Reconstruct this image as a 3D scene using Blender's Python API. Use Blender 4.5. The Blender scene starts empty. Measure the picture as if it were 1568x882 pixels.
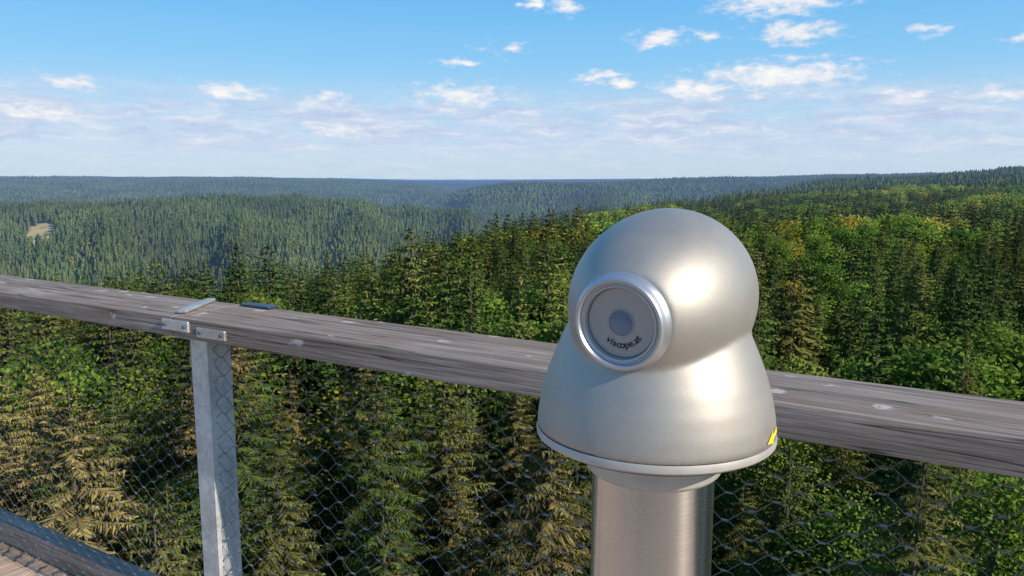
import bpy, math, random
import numpy as np
from mathutils import Vector, Matrix
random.seed(3); rng=np.random.default_rng(5)
scene=bpy.context.scene
col=scene.collection
scene.view_settings.view_transform='Standard'
scene.view_settings.look='None'
scene.view_settings.exposure=0
R=math.radians
RAILROT=R(-31.2)
EYE=0.0; FLOOR=-1.55

# ------------------------------------------------------------ helpers
def link(o,parent=None):
    col.objects.link(o)
    if parent: o.parent=parent
    return o
def empty(name,loc=(0,0,0),rz=0):
    e=bpy.data.objects.new(name,None); e.empty_display_size=.1
    e.location=loc; e.rotation_euler=(0,0,rz); return link(e)
def meshobj(name,v,f,mat=None,parent=None,smooth=False):
    m=bpy.data.meshes.new(name); m.from_pydata(v,[],f); m.update()
    if mat: m.materials.append(mat)
    if smooth:
        m.polygons.foreach_set('use_smooth',[True]*len(m.polygons))
    o=bpy.data.objects.new(name,m); return link(o,parent)
def boxes(name,bs,mat,parent=None,bevel=0.0,segs=2):
    v=[];f=[]
    for (x0,x1,y0,y1,z0,z1) in bs:
        b=len(v)
        v+=[(x0,y0,z0),(x1,y0,z0),(x1,y1,z0),(x0,y1,z0),(x0,y0,z1),(x1,y0,z1),(x1,y1,z1),(x0,y1,z1)]
        f+=[(b,b+3,b+2,b+1),(b+4,b+5,b+6,b+7),(b,b+1,b+5,b+4),(b+1,b+2,b+6,b+5),(b+2,b+3,b+7,b+6),(b+3,b,b+4,b+7)]
    o=meshobj(name,v,f,mat,parent)
    if bevel>0:
        m=o.modifiers.new('bev','BEVEL'); m.width=bevel; m.segments=segs; m.limit_method='ANGLE'
    return o
def revolve(name,prof,mat,parent=None,axis='Z',n=96,smooth=True,center=(0,0,0),mtx=None):
    v=[];f=[]
    for (r,h) in prof:
        for i in range(n):
            a=2*math.pi*i/n
            if axis=='Z': p=(r*math.cos(a),r*math.sin(a),h)
            else: p=(r*math.cos(a),h,-r*math.sin(a))
            p=Vector(p)
            if mtx is not None: p=mtx@p
            v.append((p[0]+center[0],p[1]+center[1],p[2]+center[2]))
    for j in range(len(prof)-1):
        for i in range(n):
            k=(i+1)%n
            f.append((j*n+i,j*n+k,(j+1)*n+k,(j+1)*n+i))
    f.append(tuple(reversed(range(n)))); f.append(tuple(range((len(prof)-1)*n,len(prof)*n)))
    o=meshobj(name,v,f,mat,parent,smooth)
    import bmesh
    bm=bmesh.new(); bm.from_mesh(o.data); bmesh.ops.recalc_face_normals(bm,faces=bm.faces); bm.to_mesh(o.data); bm.free()
    if smooth:
        o.data.polygons.foreach_set('use_smooth',[True]*len(o.data.polygons))
        try: o.data.set_sharp_from_angle(angle=R(32))
        except Exception: pass
    return o

class NT:
    def __init__(s,nt): s.nt=nt; nt.nodes.clear()
    def n(s,t,**k):
        nd=s.nt.nodes.new(t)
        ins=k.pop('ins',{})
        for a,b in k.items(): setattr(nd,a,b)
        for a,b in ins.items():
            if hasattr(b,'is_output'): s.nt.links.new(b,nd.inputs[a])
            else: nd.inputs[a].default_value=b
        return nd
    def m(s,op,a,b=None,c=None,clamp=False):
        nd=s.nt.nodes.new('ShaderNodeMath'); nd.operation=op; nd.use_clamp=clamp
        for i,x in enumerate((a,b,c)):
            if x is None: continue
            if hasattr(x,'is_output'): s.nt.links.new(x,nd.inputs[i])
            else: nd.inputs[i].default_value=x
        return nd.outputs[0]
    def vm(s,op,a,b=None):
        nd=s.nt.nodes.new('ShaderNodeVectorMath'); nd.operation=op
        for i,x in enumerate((a,b)):
            if x is None: continue
            if hasattr(x,'is_output'): s.nt.links.new(x,nd.inputs[i])
            else: nd.inputs[i].default_value=x
        return nd.outputs['Value'] if op=='LENGTH' else nd.outputs['Vector']
    def noise(s,vec,scale,detail=4,rough=.55,dist=0):
        nd=s.n('ShaderNodeTexNoise'); nd.inputs['Scale'].default_value=scale; nd.inputs['Detail'].default_value=detail
        nd.inputs['Roughness'].default_value=rough; nd.inputs['Distortion'].default_value=dist
        if vec is not None: s.nt.links.new(vec,nd.inputs['Vector'])
        return nd.outputs['Fac']
    def ramp(s,fac,stops,interp='LINEAR'):
        nd=s.n('ShaderNodeValToRGB'); cr=nd.color_ramp; cr.interpolation=interp
        while len(cr.elements)<len(stops): cr.elements.new(.5)
        for e,(p,c) in zip(cr.elements,stops):
            e.position=p; e.color=(c[0],c[1],c[2],1)
        s.nt.links.new(fac,nd.inputs[0]); return nd.outputs[0]
    def mix(s,fac,a,b,mode='MIX'):
        nd=s.n('ShaderNodeMix'); nd.data_type='RGBA'; nd.blend_type=mode
        for idx,x in ((0,fac),(6,a),(7,b)):
            if hasattr(x,'is_output'): s.nt.links.new(x,nd.inputs[idx])
            else: nd.inputs[idx].default_value=x if idx==0 else (x[0],x[1],x[2],1)
        return nd.outputs[2]
    def mr(s,v,a,b,c,d,smooth=False):
        nd=s.n('ShaderNodeMapRange'); nd.interpolation_type='SMOOTHSTEP' if smooth else 'LINEAR'
        s.nt.links.new(v,nd.inputs[0])
        for i,x in enumerate((a,b,c,d)): nd.inputs[i+1].default_value=x
        return nd.outputs[0]
    def grey(s,k,kb=None): return s.n('ShaderNodeCombineColor',ins={0:k,1:k,2:k if kb is None else kb}).outputs[0]
def newmat(name):
    m=bpy.data.materials.new(name); m.use_nodes=True; return m,NT(m.node_tree)
def finish(t,color,rough=.6,metal=0.0,bump=None,bstr=.2,bdist=.002,spec=.5):
    p=t.n('ShaderNodeBsdfPrincipled')
    for nm,x in (('Base Color',color),('Roughness',rough),('Metallic',metal)):
        if hasattr(x,'is_output'): t.nt.links.new(x,p.inputs[nm])
        else: p.inputs[nm].default_value=(x[0],x[1],x[2],1) if nm=='Base Color' else x
    p.inputs['Specular IOR Level'].default_value=spec
    if bump is not None:
        b=t.n('ShaderNodeBump'); b.inputs['Strength'].default_value=bstr; b.inputs['Distance'].default_value=bdist
        t.nt.links.new(bump,b.inputs['Height']); t.nt.links.new(b.outputs[0],p.inputs['Normal'])
    o=t.n('ShaderNodeOutputMaterial'); t.nt.links.new(p.outputs[0],o.inputs[0]); return p

# ------------------------------------------------------------ materials
def wood_mat(name,axis=0,tone=1.0,warm=0.0):
    m,t=newmat(name)
    tc=t.n('ShaderNodeTexCoord').outputs['Object']
    def scl(a,b):
        v=[b,b,b]; v[axis]=a
        return t.vm('MULTIPLY',tc,tuple(v))
    g1=t.noise(scl(1.0,20),1,6,.68,1.0)
    g2=t.noise(scl(4,170),1,4,.6,.3)
    g3=t.noise(tc,3.5,4,.6)
    c=t.ramp(g1,[(.25,(.13*tone,(.099)*tone,(.080-.01*warm)*tone)),(.5,(.235*tone,(.193-.02*warm)*tone,(.168-.04*warm)*tone)),(.78,(.35*tone,(.305-.03*warm)*tone,(.278-.07*warm)*tone))])
    c=t.mix(1.0,c,t.grey(t.mr(g2,.3,.7,.5,1.35)),'MULTIPLY')
    c=t.mix(t.mr(g3,.42,.68,0,.5),c,(.17*tone,.115*tone,.08*tone))
    ck=t.noise(scl(.9,38),1,2,.5,.2)
    crack=t.mr(t.m('ABSOLUTE',t.m('SUBTRACT',ck,.5)),0,.016,1,0)
    gate=t.mr(t.noise(scl(.8,5),1,1),.42,.52,0,.9)
    crack=t.m('MULTIPLY',crack,gate)
    c=t.mix(crack,c,(.03,.024,.02))
    wob=t.n('ShaderNodeTexNoise',ins={'Vector':tc,'Scale':40.0}).outputs['Color']
    vv=t.n('ShaderNodeTexVoronoi'); vv.inputs['Scale'].default_value=1
    t.nt.links.new(t.vm('ADD',scl(11,19),t.vm('MULTIPLY',wob,(.6,.6,.6))),vv.inputs['Vector'])
    kn=t.mr(vv.outputs['Distance'],.16,.30,1,0)
    gk=t.m('GREATER_THAN',t.n('ShaderNodeSeparateColor',ins={0:vv.outputs['Color']}).outputs[0],.76)
    c=t.mix(t.m('MULTIPLY',t.m('MULTIPLY',kn,gk),.8),c,(.62,.57,.52))
    dk=t.m('MULTIPLY',t.m('MULTIPLY',t.mr(vv.outputs['Distance'],.03,.07,1,0),gk),.8)
    c=t.mix(dk,c,(.06,.05,.04))
    h=t.m('SUBTRACT',t.m('ADD',g2,t.m('MULTIPLY',g1,.6)),t.m('MULTIPLY',crack,1.2))
    finish(t,c,.85,0,h,.8,.003,.25); return m
wood=wood_mat('weathered_wood',0,1.38)
wood_curb=wood_mat('weathered_wood_curb',0,1.7)
wood_deck=wood_mat('deck_wood',1,2.5,.9)

def steel_mat(name,base,rough,spangle=.0,metal=1.0):
    m,t=newmat(name)
    tc=t.n('ShaderNodeTexCoord').outputs['Object']
    v=t.n('ShaderNodeTexVoronoi'); v.inputs['Scale'].default_value=75; t.nt.links.new(tc,v.inputs['Vector'])
    s=t.n('ShaderNodeSeparateColor',ins={0:v.outputs['Color']}).outputs[0]
    n=t.noise(tc,9,5,.6)
    k=t.m('ADD',t.mr(s,0,1,-spangle,spangle),t.mr(n,.3,.7,.82,1.15))
    c=t.mix(1.0,base,t.grey(k),'MULTIPLY')
    finish(t,c,t.mr(n,.3,.7,rough-.06,rough+.1),metal,t.noise(tc,160,2),.12,.0006); return m
galv=steel_mat('galvanised_steel',(.60,.61,.61),.55,.12,.35)
inox=steel_mat('stainless_plate',(.62,.60,.57),.45,.02,.7)
darkmet=steel_mat('dark_blue_metal',(.07,.10,.15),.4,.02,.5)
cable=steel_mat('steel_cable',(.19,.175,.155),.5,0,.6)
ferr=steel_mat('ferrule_steel',(.42,.40,.37),.45,0,.7)

m,t=newmat('satin_cast_aluminium')
tc=t.n('ShaderNodeTexCoord').outputs['Object']
n1=t.noise(tc,900,2,.6); n2=t.noise(tc,14,4,.6)
c=t.ramp(n2,[(.3,(.435,.405,.37)),(.7,(.485,.457,.42))])
c=t.mix(1.0,c,t.grey(t.mr(n1,.3,.7,.93,1.07)),'MULTIPLY')
finish(t,c,t.mr(n2,.3,.7,.49,.56),.66,n1,.28,.0005,.35); cast=m
m,t=newmat('machined_aluminium')
tc=t.n('ShaderNodeTexCoord').outputs['Object']
finish(t,(.62,.63,.66),t.mr(t.noise(tc,60,3),.3,.7,.34,.42),.8,t.noise(tc,400,2),.05,.0003); ringm=m
m,t=newmat('eyepiece_plate')
tc=t.n('ShaderNodeTexCoord').outputs['Object']
finish(t,t.ramp(t.noise(tc,300,3),[(.3,(.40,.38,.36)),(.7,(.46,.44,.42))]),.5,.4); platem=m
m,t=newmat('lens_glass')
tc=t.n('ShaderNodeTexCoord').outputs['Object']
finish(t,t.ramp(t.noise(tc,60,3),[(.3,(.15,.20,.28)),(.7,(.20,.26,.36))]),.25,.2,spec=.5); lensm=m
m,t=newmat('engraved_ink'); tc=t.n('ShaderNodeTexCoord').outputs['Object']
finish(t,t.ramp(t.noise(tc,200,2),[(.3,(.015,.015,.015)),(.7,(.03,.03,.03))]),.6); inkm=m
m,t=newmat('rubber_dark'); tc=t.n('ShaderNodeTexCoord').outputs['Object']
finish(t,t.ramp(t.noise(tc,90,3),[(.3,(.10,.10,.105)),(.7,(.15,.15,.155))]),.5,.3); darkm=m
m,t=newmat('pale_rim'); tc=t.n('ShaderNodeTexCoord').outputs['Object']
finish(t,t.ramp(t.noise(tc,60,3),[(.3,(.50,.48,.45)),(.7,(.58,.56,.53))]),.5,.4,t.noise(tc,500,2),.1,.0004); rimm=m
m,t=newmat('yellow_sticker'); tc=t.n('ShaderNodeTexCoord').outputs['Object']
finish(t,t.ramp(t.noise(tc,90,3),[(.3,(.72,.62,.03)),(.7,(.85,.76,.08))]),.45); yel=m
m,t=newmat('brushed_stainless')
tc=t.n('ShaderNodeTexCoord').outputs['Object']
st=t.noise(t.vm('MULTIPLY',tc,(20,20,900)),1,3,.6)
n2=t.noise(t.vm('MULTIPLY',tc,(9,9,3)),1,4,.6)
p=finish(t,t.ramp(n2,[(.3,(.62,.585,.55)),(.7,(.72,.685,.65))]),t.mr(st,.3,.7,.25,.29),1.0,st,.03,.0002); brushed=m
p.inputs['Anisotropic'].default_value=.85; p.inputs['Anisotropic Rotation'].default_value=.25
tg=t.n('ShaderNodeTangent',direction_type='RADIAL',axis='Z'); t.nt.links.new(tg.outputs[0],p.inputs['Tangent'])

def haze_out(t,shader,scale=6300.0):  # aerial haze painted into the material: bluish glow growing with distance from the tower
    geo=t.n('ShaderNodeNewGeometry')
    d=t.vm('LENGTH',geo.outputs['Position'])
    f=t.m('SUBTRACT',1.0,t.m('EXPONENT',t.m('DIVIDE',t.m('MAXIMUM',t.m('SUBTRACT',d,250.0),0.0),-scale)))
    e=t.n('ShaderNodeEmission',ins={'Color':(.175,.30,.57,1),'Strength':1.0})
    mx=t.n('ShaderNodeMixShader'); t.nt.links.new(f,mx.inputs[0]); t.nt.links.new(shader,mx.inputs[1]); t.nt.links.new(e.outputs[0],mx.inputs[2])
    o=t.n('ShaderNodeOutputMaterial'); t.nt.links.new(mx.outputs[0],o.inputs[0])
def foliage(name,stops,round_=False,far=False):
    m,t=newmat(name)
    oi=t.n('ShaderNodeObjectInfo').outputs['Random']
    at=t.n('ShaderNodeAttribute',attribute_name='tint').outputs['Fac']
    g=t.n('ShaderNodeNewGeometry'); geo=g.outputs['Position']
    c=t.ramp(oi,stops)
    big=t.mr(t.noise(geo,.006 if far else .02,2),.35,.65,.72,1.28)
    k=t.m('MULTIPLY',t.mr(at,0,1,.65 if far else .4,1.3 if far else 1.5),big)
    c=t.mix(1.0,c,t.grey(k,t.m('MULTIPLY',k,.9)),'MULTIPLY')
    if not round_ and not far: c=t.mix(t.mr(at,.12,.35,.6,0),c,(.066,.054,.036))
    ob=t.n('ShaderNodeTexCoord').outputs['Object']
    s=t.n('ShaderNodeSeparateXYZ',ins={0:ob})
    if round_: v=t.n('ShaderNodeCombineXYZ',ins={0:s.outputs[0],1:s.outputs[1],2:t.m('SUBTRACT',s.outputs[2],13.0)}).outputs[0]; v=t.vm('NORMALIZE',v)
    else:
        v=t.vm('NORMALIZE',t.n('ShaderNodeCombineXYZ',ins={0:s.outputs[0],1:s.outputs[1],2:0.0}).outputs[0]); v=t.vm('ADD',v,(0,0,.45))
    vt=t.n('ShaderNodeVectorTransform',vector_type='VECTOR',convert_from='OBJECT',convert_to='WORLD',ins={0:v}).outputs[0]
    vt=t.vm('NORMALIZE',vt)
    N=t.vm('NORMALIZE',t.vm('ADD',t.vm('MULTIPLY',vt,(1.3,1.3,1.3)),t.vm('MULTIPLY',g.outputs['Normal'],(.75,.75,.75))))
    Nn=t.vm('MULTIPLY',N,(-1,-1,-1))
    d=t.n('ShaderNodeBsdfDiffuse',ins={'Color':c,'Normal':N}); tr=t.n('ShaderNodeBsdfTranslucent',ins={'Color':c,'Normal':Nn})
    ad=t.n('ShaderNodeAddShader'); t.nt.links.new(d.outputs[0],ad.inputs[0]); t.nt.links.new(tr.outputs[0],ad.inputs[1])
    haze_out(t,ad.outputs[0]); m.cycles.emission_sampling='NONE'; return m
spruce_n=foliage('spruce_needles_near',[(0,(.040,.068,.020)),(.25,(.062,.086,.026)),(.5,(.098,.102,.036)),(.8,(.140,.122,.052)),(1,(.170,.136,.070))])
spruce_m=foliage('spruce_needles',[(0,(.032,.064,.019)),(.4,(.050,.084,.023)),(.7,(.072,.098,.028)),(.9,(.100,.106,.036)),(1,(.125,.112,.048))])
spruce_f=foliage('spruce_distant',[(0,(.038,.062,.022)),(.5,(.050,.074,.026)),(1,(.070,.086,.032))],False,True)
beech_m=foliage('beech_leaves',[(0,(.055,.105,.020)),(.45,(.078,.132,.024)),(.8,(.120,.155,.030)),(.96,(.17,.16,.03)),(1,(.25,.185,.03))],True)
dead_m=foliage('dead_twigs',[(0,(.11,.085,.065)),(1,(.20,.165,.13))])
m,t=newmat('bark'); tc=t.n('ShaderNodeTexCoord').outputs['Object']
cc=t.ramp(t.noise(t.vm('MULTIPLY',tc,(8,8,2)),1,2),[(.3,(.07,.055,.045)),(.7,(.17,.14,.12))])
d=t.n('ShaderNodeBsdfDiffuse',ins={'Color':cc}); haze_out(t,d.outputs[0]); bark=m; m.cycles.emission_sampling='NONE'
m,t=newmat('forest_floor'); g=t.n('ShaderNodeNewGeometry').outputs['Position']
n=t.noise(g,.03,5,.65)
cc=t.ramp(n,[(.3,(.014,.022,.008)),(.55,(.028,.042,.014)),(.75,(.05,.06,.024))])
CR=1310.0; CU=20.; CV=70.; CA=-31.3
CLR=(CR*math.sin(R(CA)),CR*math.cos(R(CA)))
dv=t.vm('SUBTRACT',g,(CLR[0],CLR[1],0))
rt=t.n('ShaderNodeVectorRotate',rotation_type='Z_AXIS',ins={'Vector':dv,'Angle':R(CA)}).outputs[0]
el=t.vm('LENGTH',t.vm('MULTIPLY',rt,(1/CU,1/CV,0)))
el=t.m('ADD',el,t.m('MULTIPLY',t.m('SUBTRACT',t.noise(g,.05,4),.5),.7))
msk=t.mr(el,.9,1.3,1,0)
cc=t.mix(msk,cc,t.ramp(t.noise(g,.04,4),[(.35,(.26,.26,.09)),(.6,(.60,.46,.24))]))
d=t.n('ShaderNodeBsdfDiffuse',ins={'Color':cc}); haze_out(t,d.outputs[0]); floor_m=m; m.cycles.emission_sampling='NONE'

# ------------------------------------------------------------ terrain
near=[(5,-13),(30,-13.5),(60,-14.5),(100,-16)]
P={
-180:near+[(300,-22),(900,-60),(3000,-40),(9000,-20),(30000,-20)],
-60:near+[(170,-19.5),(260,-60),(450,-150),(600,-150),(800,-90),(1100,-50),(1500,-31),(2200,-120),(3000,-60),(4500,-6),(7000,8),(30000,5)],
-33:near+[(170,-19.5),(260,-60),(450,-150),(600,-150),(850,-115),(1130,-72),(1500,-28),(2200,-120),(3000,-60),(4500,-4),(7000,10),(30000,5)],
-18:near+[(165,-18),(260,-60),(450,-170),(620,-170),(850,-115),(1150,-58),(1500,-23),(2200,-120),(2700,-130),(3300,-50),(4200,-2),(7000,4),(30000,0)],
-10.6:near+[(140,-17.5),(210,-21),(320,-70),(480,-180),(660,-180),(900,-125),(1200,-70),(1500,-34),(2200,-140),(2700,-140),(3500,-60),(4500,-16),(8000,-20),(30000,-30)],
-7:near+[(180,-19),(280,-25),(420,-90),(600,-190),(800,-190),(1100,-105),(1550,-46),(2200,-150),(2700,-150),(3500,-60),(4400,-34),(9000,-40),(30000,-60)],
-3.5:near+[(180,-18.5),(370,-26),(520,-90),(700,-190),(900,-190),(1200,-100),(1500,-60),(1900,-130),(2300,-100),(2900,-18),(3600,-90),(9000,-40),(30000,-60)],
0:near+[(200,-18.5),(300,-22),(500,-28),(700,-110),(950,-190),(1200,-130),(1500,-80),(1800,-130),(2200,-80),(2900,-9),(3600,-80),(9000,-30),(30000,-60)],
5.5:near+[(200,-18),(400,-23),(650,-28),(850,-100),(1200,-170),(1700,-140),(2200,-66),(3000,-6),(4000,-60),(9000,-20),(30000,-40)],
10:near+[(200,-17),(400,-20),(900,-25),(1200,-80),(1700,-130),(2300,-70),(3300,-2),(4500,-40),(9000,-10),(30000,-40)],
15:near+[(200,-16.5),(500,-20),(900,-21),(1300,-20),(1700,-80),(2300,-70),(3500,4),(5000,-10),(9000,0),(30000,0)],
21:near+[(200,-15),(500,-16),(1000,-15),(1800,-8),(2400,-50),(4000,12),(9000,10),(30000,10)],
27:near+[(130,-15),(300,-14),(700,-12),(1300,-5),(1900,4),(2600,-20),(4000,20),(9000,20),(30000,10)],
33:near+[(130,-14.5),(300,-14),(700,-10),(1300,5),(2100,32),(2800,10),(5000,20),(30000,10)],
60:near+[(130,-14),(300,-13),(700,-8),(1300,10),(2100,40),(2800,10),(5000,20),(30000,10)],
180:near+[(300,-22),(900,-60),(3000,-40),(9000,-20),(30000,-20)],
}
lr=np.linspace(math.log(5),math.log(30000),240); azk=sorted(P)
tab=np.array([np.interp(lr,[math.log(a) for a,b in P[k]],[b for a,b in P[k]]) for k in azk])
azg=np.arange(-180,180.01,.5)
T2=np.array([np.interp(azg,azk,tab[:,j]) for j in range(len(lr))]).T
def smooth(A,ax,n):
    for _ in range(n):
        B=np.take(A,np.clip(np.arange(A.shape[ax])-1,0,A.shape[ax]-1),ax); C=np.take(A,np.clip(np.arange(A.shape[ax])+1,0,A.shape[ax]-1),ax)
        A=.25*B+.5*A+.25*C
    return A
T2=smooth(smooth(T2,1,2),0,5)
def relief(x,y):
    z=np.zeros_like(x)
    for k,(w,a) in enumerate([(900,1.),(520,.6),(260,.35),(130,.2)]):
        for j in range(3):
            th=k*1.3+j*2.1+.4; z+=a*np.sin((x*math.cos(th)+y*math.sin(th))/w*6.283+k*7+j*3.3)
    return z
def gully(x,y):
    a=np.arctan2(x,y); r=np.hypot(x,y)
    p=a*21+.9*np.sin(r/260.)+r/700.
    q=a*47+1.2*np.sin(r/170.+2)+r/400.
    return (1-2*np.abs(np.sin(p)))*1.0+(1-2*np.abs(np.sin(q)))*.45
def Ttop(x,y):
    r=np.sqrt(x*x+y*y)+1e-6; az=np.degrees(np.arctan2(x,y))
    i=(np.log(np.clip(r,5.01,29000))-lr[0])/(lr[1]-lr[0]); j=(az+180)/.5
    i0=np.clip(i.astype(int),0,len(lr)-2); j0=np.clip(j.astype(int),0,len(azg)-2); fi=i-i0; fj=j-j0
    z=(T2[j0,i0]*(1-fi)+T2[j0,i0+1]*fi)*(1-fj)+(T2[j0+1,i0]*(1-fi)+T2[j0+1,i0+1]*fi)*fj
    slope=np.clip((-z-32)/35,0,1)*np.clip((r-600)/300,0,1)*np.clip((3500-r)/600,0,1)
    return z+relief(x,y)*np.clip((r-80)/1400,0,1)*2.4+gully(x,y)*slope*(12+r/260.)
def treeh(r): return 23*(1-np.clip((r-5200)/1500,0,1))
na,rr=480,np.exp(np.linspace(math.log(4),math.log(30000),230))
ang=np.linspace(-math.pi,math.pi,na,endpoint=False)
A,RR=np.meshgrid(ang,rr,indexing='ij'); X=RR*np.sin(A); Y=RR*np.cos(A); Z=Ttop(X,Y)-treeh(RR)
V=np.stack([X,Y,Z],-1).reshape(-1,3).tolist(); nr=len(rr)
F=[(i*nr+j,i*nr+j+1,((i+1)%na)*nr+j+1,((i+1)%na)*nr+j) for i in range(na) for j in range(nr-1)]
V.append((0,0,float(Z[:,0].mean()))); F+=[(len(V)-1,i*nr,((i+1)%na)*nr) for i in range(na)]
meshobj('ground',V,F,floor_m,smooth=True)

# ------------------------------------------------------------ trees
class TB:
    def __init__(s): s.v=[];s.t=[];s.tv=[];s.tf=[]
    def dia(s,b,tip,w,tint,hint,mid=.5):
        d=tip-b; side=np.cross(d,hint); L=np.linalg.norm(side,axis=1,keepdims=True)+1e-9
        side=side/L*(w[:,None]/2); mm=b*(1-mid)+tip*mid
        s.v.append(np.stack([b,mm+side,tip,mm-side],1)); s.t.append(tint)
    def tube(s,pts,rad,n=7):
        b=len(s.tv)
        for p,r in zip(pts,rad):
            for i in range(n):
                a=6.283*i/n; s.tv.append((p[0]+r*math.cos(a),p[1]+r*math.sin(a),p[2]))
        for j in range(len(pts)-1):
            for i in range(n):
                k=(i+1)%n; s.tf.append((b+j*n+i,b+j*n+k,b+(j+1)*n+k,b+(j+1)*n+i))
    def mesh(s,name,mat):
        q=np.concatenate(s.v).reshape(-1,3); nq=len(q)//4
        v=q.tolist()+[tuple(p) for p in s.tv]
        f=[(4*i,4*i+1,4*i+2,4*i+3) for i in range(nq)]+[tuple(a+nq*4 for a in ff) for ff in s.tf]
        m=bpy.data.meshes.new(name); m.from_pydata(v,[],f)
        m.materials.append(mat); m.materials.append(bark)
        mi=np.zeros(len(f),dtype=np.int32); mi[nq:]=1; m.polygons.foreach_set('material_index',mi)
        at=m.attributes.new('tint','FLOAT','FACE'); tt=np.concatenate([np.concatenate(s.t),np.full(len(f)-nq,.5)]).astype(np.float32)
        at.data.foreach_set('value',tt); m.update(); return m
def spruce(seed,H=24,step=.40,nb=7,st=.10,tw=.075,Rmax=2.7,hang=True,crown=.8,spine=.3,twl=.85,dead=False):
    g=np.random.default_rng(seed); b=TB(); up=np.array([0,0,1.])
    cr=H*crown; d=.3; tau=g.uniform(3.2,5.0)
    b.tube([(0,0,0),(0,0,H*.4),(0,0,H*.75),(0,0,H-.2)],[.26,.19,.09,.02])
    n=max(3,int(14*.13/st)); bb=np.column_stack([np.zeros(n),np.zeros(n),H-g.uniform(0,.9,n)]); a=g.uniform(0,6.28,n)
    tp=bb+np.column_stack([np.cos(a)*.22,np.sin(a)*.22,g.uniform(.1,.3,n)]); b.dia(bb,tp,np.full(n,max(tw,.06)),g.uniform(.5,1,n),np.tile(up,(n,1)))
    b.dia(np.array([[0,0,H-.8]]),np.array([[0,0,H+.35]]),np.array([max(.07,tw*.9)]),np.array([.7]),np.array([[1.,0,0]]))
    lob=g.uniform(0,6.28,3)
    while d<cr:
        z=H-d; Rr=Rmax*(1-math.exp(-d/tau))+.12
        k=nb if d>1.5 else max(4,nb-2)
        ph=g.uniform(0,6.28)
        for i in range(k):
            if g.random()<.08*(1+d/cr): continue
            a=ph+6.283*i/k+g.uniform(-.3,.3)
            L=Rr*g.uniform(.6,1.2)*(1+.15*math.sin(2*a+lob[0]+d*.35)); u=d/cr
            sl=.45-.75*u+g.uniform(-.15,.15); sag=.18+.15*u
            rad=np.array([math.cos(a),math.sin(a),0.]); tan=np.array([-math.sin(a),math.cos(a),0.])
            m=max(2,int(L*.9/st)); t=(.12+.88*(np.arange(m)+g.uniform(0,1,m))/m)
            if dead: t=t[g.random(m)<.35]; m=len(t)
            if m<1: continue
            zz=z+L*(sl*t-sag*t*t+.28*t**4*u)+g.uniform(-.12,.12)
            p=rad[None]*(t*L)[:,None]+up[None]*zz[:,None]
            for sg in (-1,1):
                l=np.clip(((1-t)*.55+.16)*L*.62,.12,.95)*g.uniform(.5,1.3,m)*twl
                dr=rad[None]*g.uniform(.3,.95,(m,1))+sg*tan[None]*g.uniform(.45,1,(m,1))-up[None]*g.uniform(0,.8,(m,1))
                dr/=np.linalg.norm(dr,axis=1,keepdims=True)
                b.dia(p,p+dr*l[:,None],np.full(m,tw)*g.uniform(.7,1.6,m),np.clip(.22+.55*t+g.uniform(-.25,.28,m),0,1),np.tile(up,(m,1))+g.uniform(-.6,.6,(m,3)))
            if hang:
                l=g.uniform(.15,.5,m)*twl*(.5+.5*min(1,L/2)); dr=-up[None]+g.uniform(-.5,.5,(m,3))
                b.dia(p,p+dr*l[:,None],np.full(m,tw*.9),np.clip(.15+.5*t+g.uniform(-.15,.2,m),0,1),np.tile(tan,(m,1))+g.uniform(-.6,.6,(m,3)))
            e0=rad*(.05*L)+up*(z+L*sl*.05); e1=p[-1][None]+rad[None]*.15*twl
            b.dia(e0[None],e1,np.array([tw*1.2]),np.array([spine]),up[None]+g.uniform(-.3,.3,(1,3)),.6)
        d+=step*g.uniform(.7,1.3)*(1+.3*d/cr)
    return b
def beech(seed,n=7000,leaf=.19,H=22):
    g=np.random.default_rng(seed); b=TB()
    lobes=[]
    for i in range(18):
        a=g.uniform(0,6.28); rr=g.uniform(.3,3.5)*1.0; z=g.uniform(.42,.92)*H
        rr*=math.sqrt(max(.1,1-((z/H-.6)/.42)**2))
        lobes.append((rr*math.cos(a),rr*math.sin(a),z,g.uniform(1.0,2.0)))
    lobes.append((0,0,H*.9,1.5))
    b.tube([(0,0,0),(.1,0,H*.4),(0,.1,H*.8)],[.3,.2,.05])
    for (x,y,z,r) in lobes: b.tube([(0.05,0,z-r*1.8),(x*.5,y*.5,z-r),(x,y,z)],[.10,.06,.02],5)
    k=n//len(lobes)
    for (x,y,z,r) in lobes:
        dr=g.normal(size=(k,3)); dr/=np.linalg.norm(dr,axis=1,keepdims=True)
        q=r*(g.random(k)**.35)[:,None]*(1+.25*np.sin(dr[:,:1]*7+dr[:,1:2]*9+x))
        p=np.array([x,y,z])+dr*q*np.array([1.1,1.1,.85])
        ax=g.normal(size=(k,3))+dr*.8; ax/=np.linalg.norm(ax,axis=1,keepdims=True)
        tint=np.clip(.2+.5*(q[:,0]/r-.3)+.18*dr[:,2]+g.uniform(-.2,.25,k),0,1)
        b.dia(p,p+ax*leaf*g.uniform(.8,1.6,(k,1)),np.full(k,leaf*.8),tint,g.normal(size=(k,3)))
    return b
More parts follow.
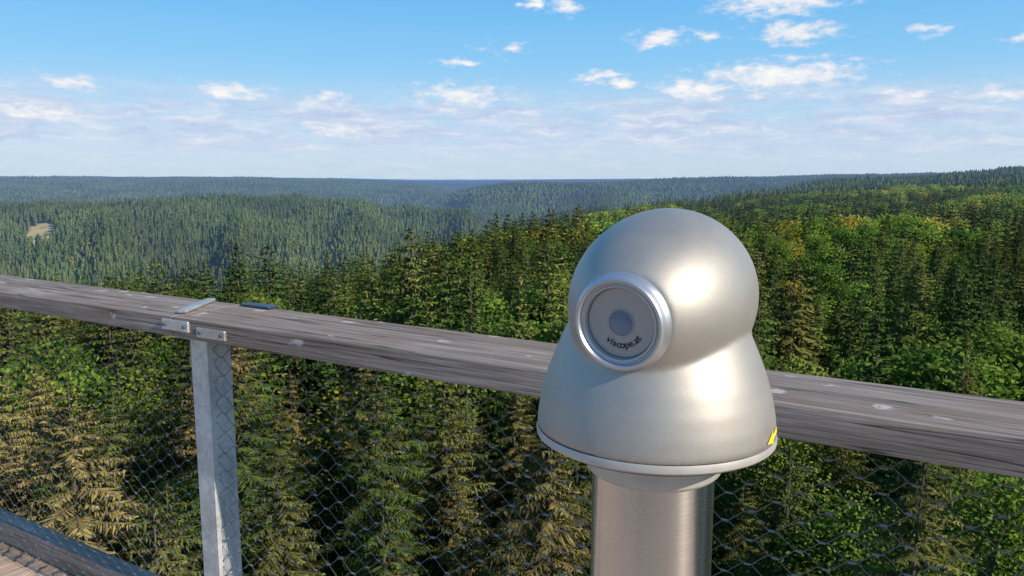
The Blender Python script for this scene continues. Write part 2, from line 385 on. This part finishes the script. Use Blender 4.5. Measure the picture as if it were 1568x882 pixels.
def cone(seed,H=24,tiers=4,n=7,Rm=2.9):
    g=np.random.default_rng(seed); b=TB()
    for k in range(tiers):
        z1=H-k*(H*.8/tiers); z0=z1-H*.8/tiers*1.5; r=Rm*(.38+.62*((k+1)/tiers)**.8)
        a=6.283*(np.arange(n)+g.uniform(-.25,.25,n))/n+g.uniform(0,6); rr=r*g.uniform(.75,1.2,n)
        tip=np.column_stack([np.cos(a)*rr,np.sin(a)*rr,np.full(n,z0)+g.uniform(-.8,.8,n)])
        base=np.column_stack([np.cos(a)*.03,np.sin(a)*.03,np.full(n,z1)])
        b.dia(base,tip,rr*1.5*7/n*.8,g.uniform(.3,.85,n),np.column_stack([np.cos(a),np.sin(a),np.full(n,.6)]),.72)
    return b
A_s=[spruce(11,24,Rmax=2.9).mesh('spruce_a',spruce_n),spruce(12,25,Rmax=2.5).mesh('spruce_b',spruce_n),spruce(13,23,Rmax=3.2,step=.46).mesh('spruce_c',spruce_n),spruce(14,24,Rmax=2.8,nb=6).mesh('spruce_d',spruce_n)]
A_d=spruce(15,24,step=.55,nb=5,Rmax=2.0,tw=.04,dead=True).mesh('dead_spruce',dead_m)
A_b=[beech(21,10000,.16).mesh('beech_a',beech_m),beech(22,10000,.16,20).mesh('beech_b',beech_m)]
B_s=[spruce(30+i,24,step=.68,nb=7,st=.34,tw=.20,Rmax=[2.4,2.7,3.0][i],hang=True,twl=1.1,spine=.5).mesh('spruce_mid%d'%i,spruce_m) for i in range(3)]
B_b=[beech(41,2800,.32).mesh('beech_mid',beech_m),beech(42,2800,.32,20).mesh('beech_mid1',beech_m)]
C_s=[spruce(50+i,24,step=1.2,nb=7,st=1.1,tw=.55,Rmax=2.9,hang=False,twl=1.5,spine=.55).mesh('spruce_low%d'%i,spruce_m) for i in range(3)]
C_b=[beech(61,480,.75).mesh('beech_low',beech_m)]
D_s=[cone(70,24,4,7).mesh('spruce_far0',spruce_f),cone(71,24,5,6,2.5).mesh('spruce_far1',spruce_f)]
D_b=[beech(72,120,1.5).mesh('beech_far',beech_m)]
E_s=[cone(80,24,2,5,4.8).mesh('spruce_vfar0',spruce_f),cone(81,23,3,5,5).mesh('spruce_vfar1',spruce_f)]

def scatter(r0,r1,sp,azm=41):
    w=r1*math.sin(R(azm)) if azm<90 else r1
    xs=np.arange(-w,w,sp); ys=np.arange(0,r1,sp); X,Y=np.meshgrid(xs,ys); X=X.ravel();Y=Y.ravel()
    X=X+rng.uniform(-.48,.48,X.size)*sp; Y=Y+rng.uniform(-.48,.48,X.size)*sp
    r=np.hypot(X,Y); az=np.degrees(np.arctan2(X,Y))
    k=(r>=r0)&(r<r1)&(abs(az)<azm)
    dx=X-CLR[0];dy=Y-CLR[1];th=R(-CA); u=dx*math.cos(th)+dy*math.sin(th); v=-dx*math.sin(th)+dy*math.cos(th)
    k&=((u/CU)**2+((v+25)/(CV+30))**2)>rng.uniform(.75,1.3,X.size)
    X=X[k];Y=Y[k];r=r[k]
    return X,Y,Ttop(X,Y)-treeh(r)-.2,r,az[k]
X,Y,Z,r,az=scatter(15,66,5.4,46)
for x,y,z,rr_,a_ in zip(X,Y,Z,r,az):
    bp=.08+.30*(a_>10)
    q=random.random(); isb=q<bp; isd=q>.955
    me=A_d if isd else random.choice(A_b if isb else A_s)
    o=bpy.data.objects.new('dead_spruce_tree' if isd else 'beech_tree' if isb else 'spruce_tree',me)
    s=random.uniform(.76,1.14); o.location=(x,y,z); o.scale=(s*random.uniform(1.0,1.28),)*2+(s,)
    o.rotation_euler=(random.uniform(-.03,.03),random.uniform(-.03,.03),random.uniform(0,6.28)); link(o)
forest=empty('forest')
def gn_instancer(name,pts,rot,scl,src_mesh):
    src=bpy.data.objects.new(name+'_tree',src_mesh); src.location=pts[0]; src.scale=(scl[0],)*3; link(src,forest)
    m=bpy.data.meshes.new(name); m.vertices.add(len(pts)-1); m.vertices.foreach_set('co',np.asarray(pts[1:],dtype=np.float32).ravel())
    a=m.attributes.new('rot','FLOAT_VECTOR','POINT'); rv=np.zeros((len(pts)-1,3),np.float32); rv[:,2]=rot[1:]; a.data.foreach_set('vector',rv.ravel())
    a=m.attributes.new('scl','FLOAT_VECTOR','POINT'); sv=np.repeat(scl[1:,None],3,1).astype(np.float32); sv[:,:2]*=rng.uniform(.9,1.4,(len(sv),1)); a.data.foreach_set('vector',sv.ravel())
    o=bpy.data.objects.new(name,m); link(o,forest)
    ng=bpy.data.node_groups.new(name,'GeometryNodeTree')
    ng.interface.new_socket('Geometry',in_out='INPUT',socket_type='NodeSocketGeometry'); ng.interface.new_socket('Geometry',in_out='OUTPUT',socket_type='NodeSocketGeometry')
    N=ng.nodes; L=ng.links; gi=N.new('NodeGroupInput'); go=N.new('NodeGroupOutput'); ip=N.new('GeometryNodeInstanceOnPoints'); ob=N.new('GeometryNodeObjectInfo'); ob.inputs['Object'].default_value=src; ob.transform_space='ORIGINAL'
    m2p=N.new('GeometryNodeMeshToPoints')
    L.new(gi.outputs[0],m2p.inputs['Mesh']); L.new(m2p.outputs[0],ip.inputs['Points']); L.new(ob.outputs['Geometry'],ip.inputs['Instance'])
    ob.inputs['As Instance'].default_value=True
    for nm,sock in (('rot','Rotation'),('scl','Scale')):
        na_=N.new('GeometryNodeInputNamedAttribute'); na_.data_type='FLOAT_VECTOR'; na_.inputs['Name'].default_value=nm
        L.new(na_.outputs['Attribute'],ip.inputs[sock])
    L.new(ip.outputs[0],go.inputs[0])
    md=o.modifiers.new('scatter','NODES'); md.node_group=ng
def zone(name,r0,r1,sp,sl,bl,pb,azm=41,smin=.66,smax=1.2):
    X,Y,Z,r,az=scatter(r0,r1,sp,azm); n=len(X)
    patch=np.sin(X*.021+1)+np.sin(Y*.027+X*.011)+np.sin(X*.05-Y*.043)
    pbv=pb*(1+.8*patch)*(1+1.6*(az>6))
    isb=rng.random(n)<pbv if bl else np.zeros(n,bool)
    kind=np.where(isb,len(sl)+rng.integers(0,max(1,len(bl)),n),rng.integers(0,len(sl),n))
    scl=rng.uniform(smin,smax,n)*(1+.07*patch); scl[isb]*=.94
    pts=np.column_stack([X,Y,Z]); rot=rng.uniform(0,6.28,n)
    for k,me in enumerate(sl+bl):
        s=kind==k
        if s.sum()>2: gn_instancer('%s_%s'%(name,me.name),pts[s],rot[s],scl[s],me)
zone('near',66,240,5.2,B_s,B_b,.17,43)
zone('mid',240,850,5.8,C_s,C_b,.17,41)
zone('far',850,2300,7.0,D_s,D_b,.08,39,.7,1.1)
zone('distant',2300,5600,13,E_s,[],0,37,.7,1.1)

# ------------------------------------------------------------ platform (local frame: x along rail, y outward)
def plat(o): o.rotation_euler=(0,0,RAILROT); return o
rail=empty('wooden_handrail',rz=RAILROT)
ZT=-.40; ZB=-.461
boxes('beam_1',[(-9,-2.004,1.39,1.64,ZB,ZT)],wood,rail,.006,3)
boxes('beam_2',[(-2.0,5.0,1.388,1.638,ZB-.001,ZT+.001)],wood,rail,.006,3)
def plate(nm,s0,s1,y0,y1,z0,z1,mat=inox,b=.002): return boxes(nm,[(s0,s1,y0,y1,z0,z1)],mat,rail,b)
plate('joint_plate_1',-2.045,-1.925,1.382,1.3905,-.441,-.409)
plate('joint_plate_2',-1.885,-1.765,1.380,1.3885,-.448,-.420)
for i,s in enumerate((-2.03,-1.94,-1.87,-1.78)):
    zc=-.425 if i<2 else -.434
    revolve('bolt_%d'%i,[(.0045,1.3765),(.0052,1.378),(.0052,1.383)],darkmet,rail,'Y',16,center=(s,0,zc))
p=boxes('top_strip',[(-.014,.014,-.115,.115,0,.010)],inox,rail,.002); p.location=(-2.07,1.525,ZT+.003); p.rotation_euler=(0.0,0,R(31))
p=plate('edge_plate',-1.97,-1.84,1.605,1.645,ZT+.003,ZT+.010,darkmet)
plate('saddle_plate',-2.05,-1.90,1.42,1.58,ZB-.0115,ZB-.002,galv)
for k,s0 in enumerate((-4.48,-1.98,.52,3.02)):
    po=empty('steel_post',rz=RAILROT)
    a,b=s0-.038,s0+.038
    boxes('channel',[(a,b-.007,1.455,1.462,-2.0,ZB-.0125),(b-.007,b,1.455,1.54,-2.0,ZB-.0125),(a,b-.007,1.533,1.54,-2.0,ZB-.0125)],galv,po,.0015)
    if k!=1: boxes('head_plate',[(a-.02,b+.02,1.43,1.56,ZB-.0115,ZB-.0025)],galv,po,.001)
curb=empty('wooden_curb_beam',rz=RAILROT)
for i,(s0,s1) in enumerate(((-9,-5.1),(-5.095,-1.3),(-1.295,5))):
    boxes('beam_%d'%i,[(s0,s1,1.545,1.615,FLOOR+.004,FLOOR+.10)],wood_curb,curb,.005,2)
bl=[]
s=-9.0
while s<5: bl.append((s,s+.132,-3.5,1.64,FLOOR-.04,FLOOR)); s+=.14
deck=plat(boxes('wooden_deck',bl,wood_deck,None,.003,1))
boxes('joists',[(-9,5,y,y+.12,FLOOR-.26,FLOOR-.042) for y in (1.45,.2,-1.1,-2.4,-3.4)],wood_curb,deck)
net=empty('steel_cable_net',rz=RAILROT)
cu=bpy.data.curves.new('wires','CURVE'); cu.dimensions='3D'; cu.bevel_depth=.00095; cu.bevel_resolution=1; cu.materials.append(cable)
hw=.046; hh=.0285; nrow=int((1.02)/hh); s0=-8.9; npt=int(13.8/hw)
nodes=[]
for i in range(nrow):
    zc=-.492-i*hh
    sp=cu.splines.new('POLY'); pts=[]
    for j in range(npt):
        sg=1 if (j+i)%2==0 else -1
        x=s0+j*hw; w=.0055*math.sin(x*3.1+i*.3)+.004*math.sin(x*7+i)
        z=zc+sg*hh*.47
        x+=.005*math.sin(i*1.9+x*2.3)
        y=1.472+.006*math.sin(x*1.7+z*3)
        pts.append((x-.008,y,z+w,1)); pts.append((x+.008,y,z+w,1))
        if sg<0: nodes.append((x,y,zc-hh*.5+w))
    sp.points.add(len(pts)-1); sp.points.foreach_set('co',[c for p in pts for c in p])
for z in (-.478,-1.525):
    sp=cu.splines.new('POLY'); sp.points.add(1); sp.points[0].co=(s0,1.472,z,1.6); sp.points[1].co=(s0+13.8,1.472,z,1)
link(bpy.data.objects.new('wires',cu),net)
v=[];f=[]
for (x,y,z) in nodes:
    b=len(v); a,c,d=.0062,.0023,.0023
    for dx in (-a,a):
        for (dy,dz) in ((-c,0),(0,d),(c,0),(0,-d)): v.append((x+dx,y+dy,z+dz))
    f+=[(b,b+1,b+5,b+4),(b+1,b+2,b+6,b+5),(b+2,b+3,b+7,b+6),(b+3,b,b+4,b+7),(b,b+3,b+2,b+1),(b+4,b+5,b+6,b+7)]
meshobj('ferrules',v,f,ferr,net)

# ------------------------------------------------------------ viewing telescope
sc=empty('viewing_telescope',(.152,.80,0),RAILROT)
HZ=-.1236; HY=.008; HX=.006
TILT=Matrix.Rotation(R(4.6),3,'X')
c=(HX,HY,HZ)
prof=[]
N=40
for i in range(N+1):
    y=-.114+(.114+.106)*i/N; a=.134 if y<0 else .116
    prof.append((.0925*math.sqrt(max(.0004,1-(y/a)**2)),y))
head=revolve('body_shell',prof,cast,sc,'Y',96,True,c,TILT)
bell=[(.010,-.080),(.045,-.092),(.068,-.112),(.084,-.135),(.0960,-.158),(.1055,-.180),(.1132,-.200),(.1190,-.220),(.1230,-.240),(.1246,-.256),(.1246,-.262)]
bo=revolve('bell',bell,cast,sc,'Z',96)
bpy.context.view_layer.objects.active=head
for o in (head,bo): o.select_set(True)
bpy.ops.object.join(); head.select_set(False)
md=head.modifiers.new('rm','REMESH'); md.mode='VOXEL'; md.voxel_size=.0021; md.use_smooth_shade=True
md=head.modifiers.new('sm','SMOOTH'); md.factor=.5; md.iterations=24
revolve('rim',[(.08,-.262),(.1210,-.2615),(.1247,-.2605),(.1257,-.2640),(.1253,-.2680),(.1232,-.2700),(.085,-.2700)],rimm,sc,'Z',128)
revolve('underside',[(.1220,-.2706),(.116,-.274),(.078,-.279),(.06,-.279)],darkm,sc,'Z',96)
revolve('collar',[(.06,-.2735),(.0725,-.275),(.0728,-.300),(.0715,-.306),(.068,-.3095),(.05,-.3095)],rimm,sc,'Z',96)
revolve('pole',[(.0650,-.300),(.0652,-.7),(.0652,-1.538)],brushed,sc,'Z',128)
revolve('base_flange',[(.06,-1.525),(.085,-1.525),(.12,-1.531),(.13,-1.536),(.13,-1.549),(.06,-1.549)],brushed,sc,'Z',96)
def ey(nm,pr,mat,n=96):
    k=.975
    return revolve(nm,[(r*k,h-.0075) for r,h in pr],mat,sc,'Y',n,True,c,TILT)
ey('eyepiece_ring',[(.046,-.088),(.0496,-.100),(.0487,-.1075),(.0466,-.1105),(.0458,-.1125),(.0452,-.1165),(.0436,-.1182),(.0412,-.1182),(.0398,-.1165),(.0392,-.1135),(.0378,-.1125),(.0368,-.1140),(.0356,-.1140),(.0346,-.1115),(.0346,-.1040)],ringm)
ey('eyepiece_plate',[(.0345,-.104),(.0342,-.1085),(.0335,-.1092),(.010,-.1092)],platem)
ey('lens_rim',[(.0134,-.109),(.0132,-.1102),(.0124,-.1102),(.0122,-.109)],platem,64)
ey('lens',[(.0122,-.1094),(.0122,-.1097),(.008,-.1100),(.003,-.1102)],lensm,64)
revolve('objective_ring',[(.03,.095),(.044,.107),(.046,.119),(.042,.122),(.036,.117),(.02,.116)],ringm,sc,'Y',96,True,c,TILT)
txt='viscope.at'; rT=.0240
adv=[.9,.55,.85,.85,.95,.95,.95,.5,.9,.6]; tot=sum(adv); acc=0
for i,ch in enumerate(txt):
    th=R(-131+ (acc+adv[i]/2)/tot*98); acc+=adv[i]
    fc=bpy.data.curves.new('letter_%d'%i,'FONT'); fc.body=ch; fc.size=.0094; fc.align_x='CENTER'; fc.align_y='BOTTOM_BASELINE'; fc.extrude=.0001; fc.offset=.00016
    fc.materials.append(inkm)
    lo=bpy.data.objects.new('letter_%d'%i,fc); link(lo,sc)
    lo.matrix_local=Matrix.Translation(c)@TILT.to_4x4()@Matrix.Translation((rT*math.cos(th),-.1170,rT*math.sin(th)))@Matrix.Rotation(R(90),4,'X')@Matrix.Rotation(th+R(90),4,'Z')
def bellr(z):
    zs=[b[1] for b in bell][::-1]; rs=[b[0] for b in bell][::-1]
    return float(np.interp(z,zs,rs))
def P2(u,w):
    a=R(-2)+u*R(8); z=-.2520+w*.0062+u*.003; r=bellr(z)+.0012; return (r*math.cos(a),r*math.sin(a),z)
pl=[(-1,-.45),(.0,-.45),(.0,-1),(1,0),(0,1),(0,.45),(-1,.45)]
v=[P2(-q[0],q[1]) for q in pl]; f=[(0,1,5,6),(1,2,3,4,5)]
meshobj('yellow_arrow_sticker',v,f,yel,sc)

# ------------------------------------------------------------ light
SAZ=R(126); SEL=R(30)
S=Vector((math.sin(SAZ)*math.cos(SEL),math.cos(SAZ)*math.cos(SEL),math.sin(SEL)))
ld=bpy.data.lights.new('sun','SUN'); ld.energy=4.9; ld.angle=R(.5); ld.color=(1,.89,.72)
lo=bpy.data.objects.new('sun',ld); lo.rotation_euler=S.to_track_quat('Z','Y').to_euler(); lo.location=(30,-20,30); link(lo)

# ------------------------------------------------------------ sky
w=bpy.data.worlds.new('World'); scene.world=w; w.use_nodes=True; t=NT(w.node_tree)
w.cycles.sampling_method='MANUAL'; w.cycles.sample_map_resolution=256
sk=t.n('ShaderNodeTexSky',sky_type='NISHITA'); sk.sun_disc=False; sk.sun_elevation=SEL; sk.sun_rotation=SAZ; sk.altitude=800; sk.air_density=1.0; sk.dust_density=.6; sk.ozone_density=2.0
tc=t.n('ShaderNodeTexCoord').outputs['Generated']
sx=t.n('ShaderNodeSeparateXYZ',ins={0:tc})
az=t.m('MULTIPLY',t.m('ARCTAN2',sx.outputs[0],sx.outputs[1]),57.2958)
el=t.m('MULTIPLY',t.m('ARCSINE',t.m('MINIMUM',t.m('MAXIMUM',sx.outputs[2],-1.0),1.0)),57.2958)
grad=t.ramp(t.m('DIVIDE',t.m('MAXIMUM',el,0.0),90.0),[(0,(.54,.70,.86)),(.022,(.58,.73,.90)),(.055,(.44,.70,.94)),(.09,(.27,.62,.96)),(.14,(.16,.52,.95)),(.35,(.08,.28,.62)),(1,(.05,.17,.42))])
g10=t.vm('SCALE',grad); g10.node.inputs['Scale'].default_value=10.0
base=t.mix(.88,sk.outputs[0],g10)
vec=t.n('ShaderNodeCombineXYZ',ins={0:az,1:el}).outputs[0]
wn=t.n('ShaderNodeTexNoise',ins={'Vector':t.vm('MULTIPLY',vec,(.45,.9,1)),'Scale':1.0,'Detail':3.0})
warp=t.vm('MULTIPLY',t.vm('SUBTRACT',wn.outputs['Color'],(.5,.5,.5)),(3.8,1.2,0))
wv=t.vm('ADD',vec,warp)
blobs=[(-19.8,5.9,3.0,.95,1),(-29.3,5.75,2.4,.85,.8),(-4,8.1,1.8,.5,.85),(-13.1,5.45,2.0,.75,.8),(-12.9,3.4,2.8,.75,.95),(-30.8,4.0,3.6,.7,.9),(-3.5,5.85,5.2,1.2,.8),
(1.5,12.1,1.2,.75,1),(3.6,11.8,1.5,.8,1),(10.4,9.6,2.9,.8,1),(13.6,9.7,1.5,.55,.92),(18,11.7,5.8,1.3,.95),(19.5,9.7,3.7,1.0,1),(18.6,6.9,7.4,1.5,1.05),(13,6.2,3.4,1.2,.92),(6.2,7.2,2.4,.6,.88),(7.9,6.6,1.5,.5,.95),(26.3,5.3,2.8,.65,.8),(31.8,5.2,2.8,.7,.82),(-.5,9.1,2.4,.65,.55),(27,9.3,2.4,.5,.55),(32.8,8.3,1.4,.4,.75)]
fld=None
for (a,e,sa,sb,k) in blobs:
    L=t.vm('LENGTH',t.vm('MULTIPLY',t.vm('SUBTRACT',wv,(a,e,0)),(1/sa,1/sb,0)))
    fv=t.m('MULTIPLY_ADD',L,-k,k)
    fld=fv if fld is None else t.m('MAXIMUM',fld,fv)
fb=t.noise(t.vm('MULTIPLY',vec,(.8,1.9,1)),1.0,5,.62)
body=t.m('ADD',fld,t.m('MULTIPLY',t.m('SUBTRACT',fb,.52),1.9))
mask=t.mr(body,.0,.75,0,.95,True)
bn=t.noise(t.vm('MULTIPLY',wv,(.13,.80,1)),1.0,5,.62)
band=t.m('MULTIPLY',t.mr(el,1.0,3.2,.2,1,True),t.mr(el,4.4,7.0,1,0,True))
bank=t.m('MULTIPLY',t.mr(bn,.36,.60,.2,.9,True),band)
sh=t.noise(t.vm('MULTIPLY',wv,(.30,1.7,1)),1.0,4,.6)
bankc=t.ramp(sh,[(.36,(.50,.60,.81)),(.52,(.62,.69,.86)),(.68,(.86,.86,.91))])
b10=t.vm('SCALE',bankc); b10.node.inputs['Scale'].default_value=10.0
c1=t.mix(bank,base,b10)
cc=t.ramp(t.m('ADD',t.m('MULTIPLY',body,.42),t.m('MULTIPLY',sh,.6)),[(.32,(.62,.70,.86)),(.52,(.78,.82,.90)),(.74,(.98,.97,.95))])
c10=t.vm('SCALE',cc); c10.node.inputs['Scale'].default_value=10.0
c2=t.mix(mask,c1,c10)
bg=t.n('ShaderNodeBackground',ins={'Color':c2,'Strength':.1}); o=t.n('ShaderNodeOutputWorld'); t.nt.links.new(bg.outputs[0],o.inputs[0])

# ------------------------------------------------------------ camera
cd=bpy.data.cameras.new('camera'); cd.lens=27.18; cd.sensor_width=36; cd.clip_start=.05; cd.clip_end=80000
co=bpy.data.objects.new('camera',cd); co.location=(0,0,0); co.rotation_euler=(R(90-8.1),0,0); link(co); scene.camera=co
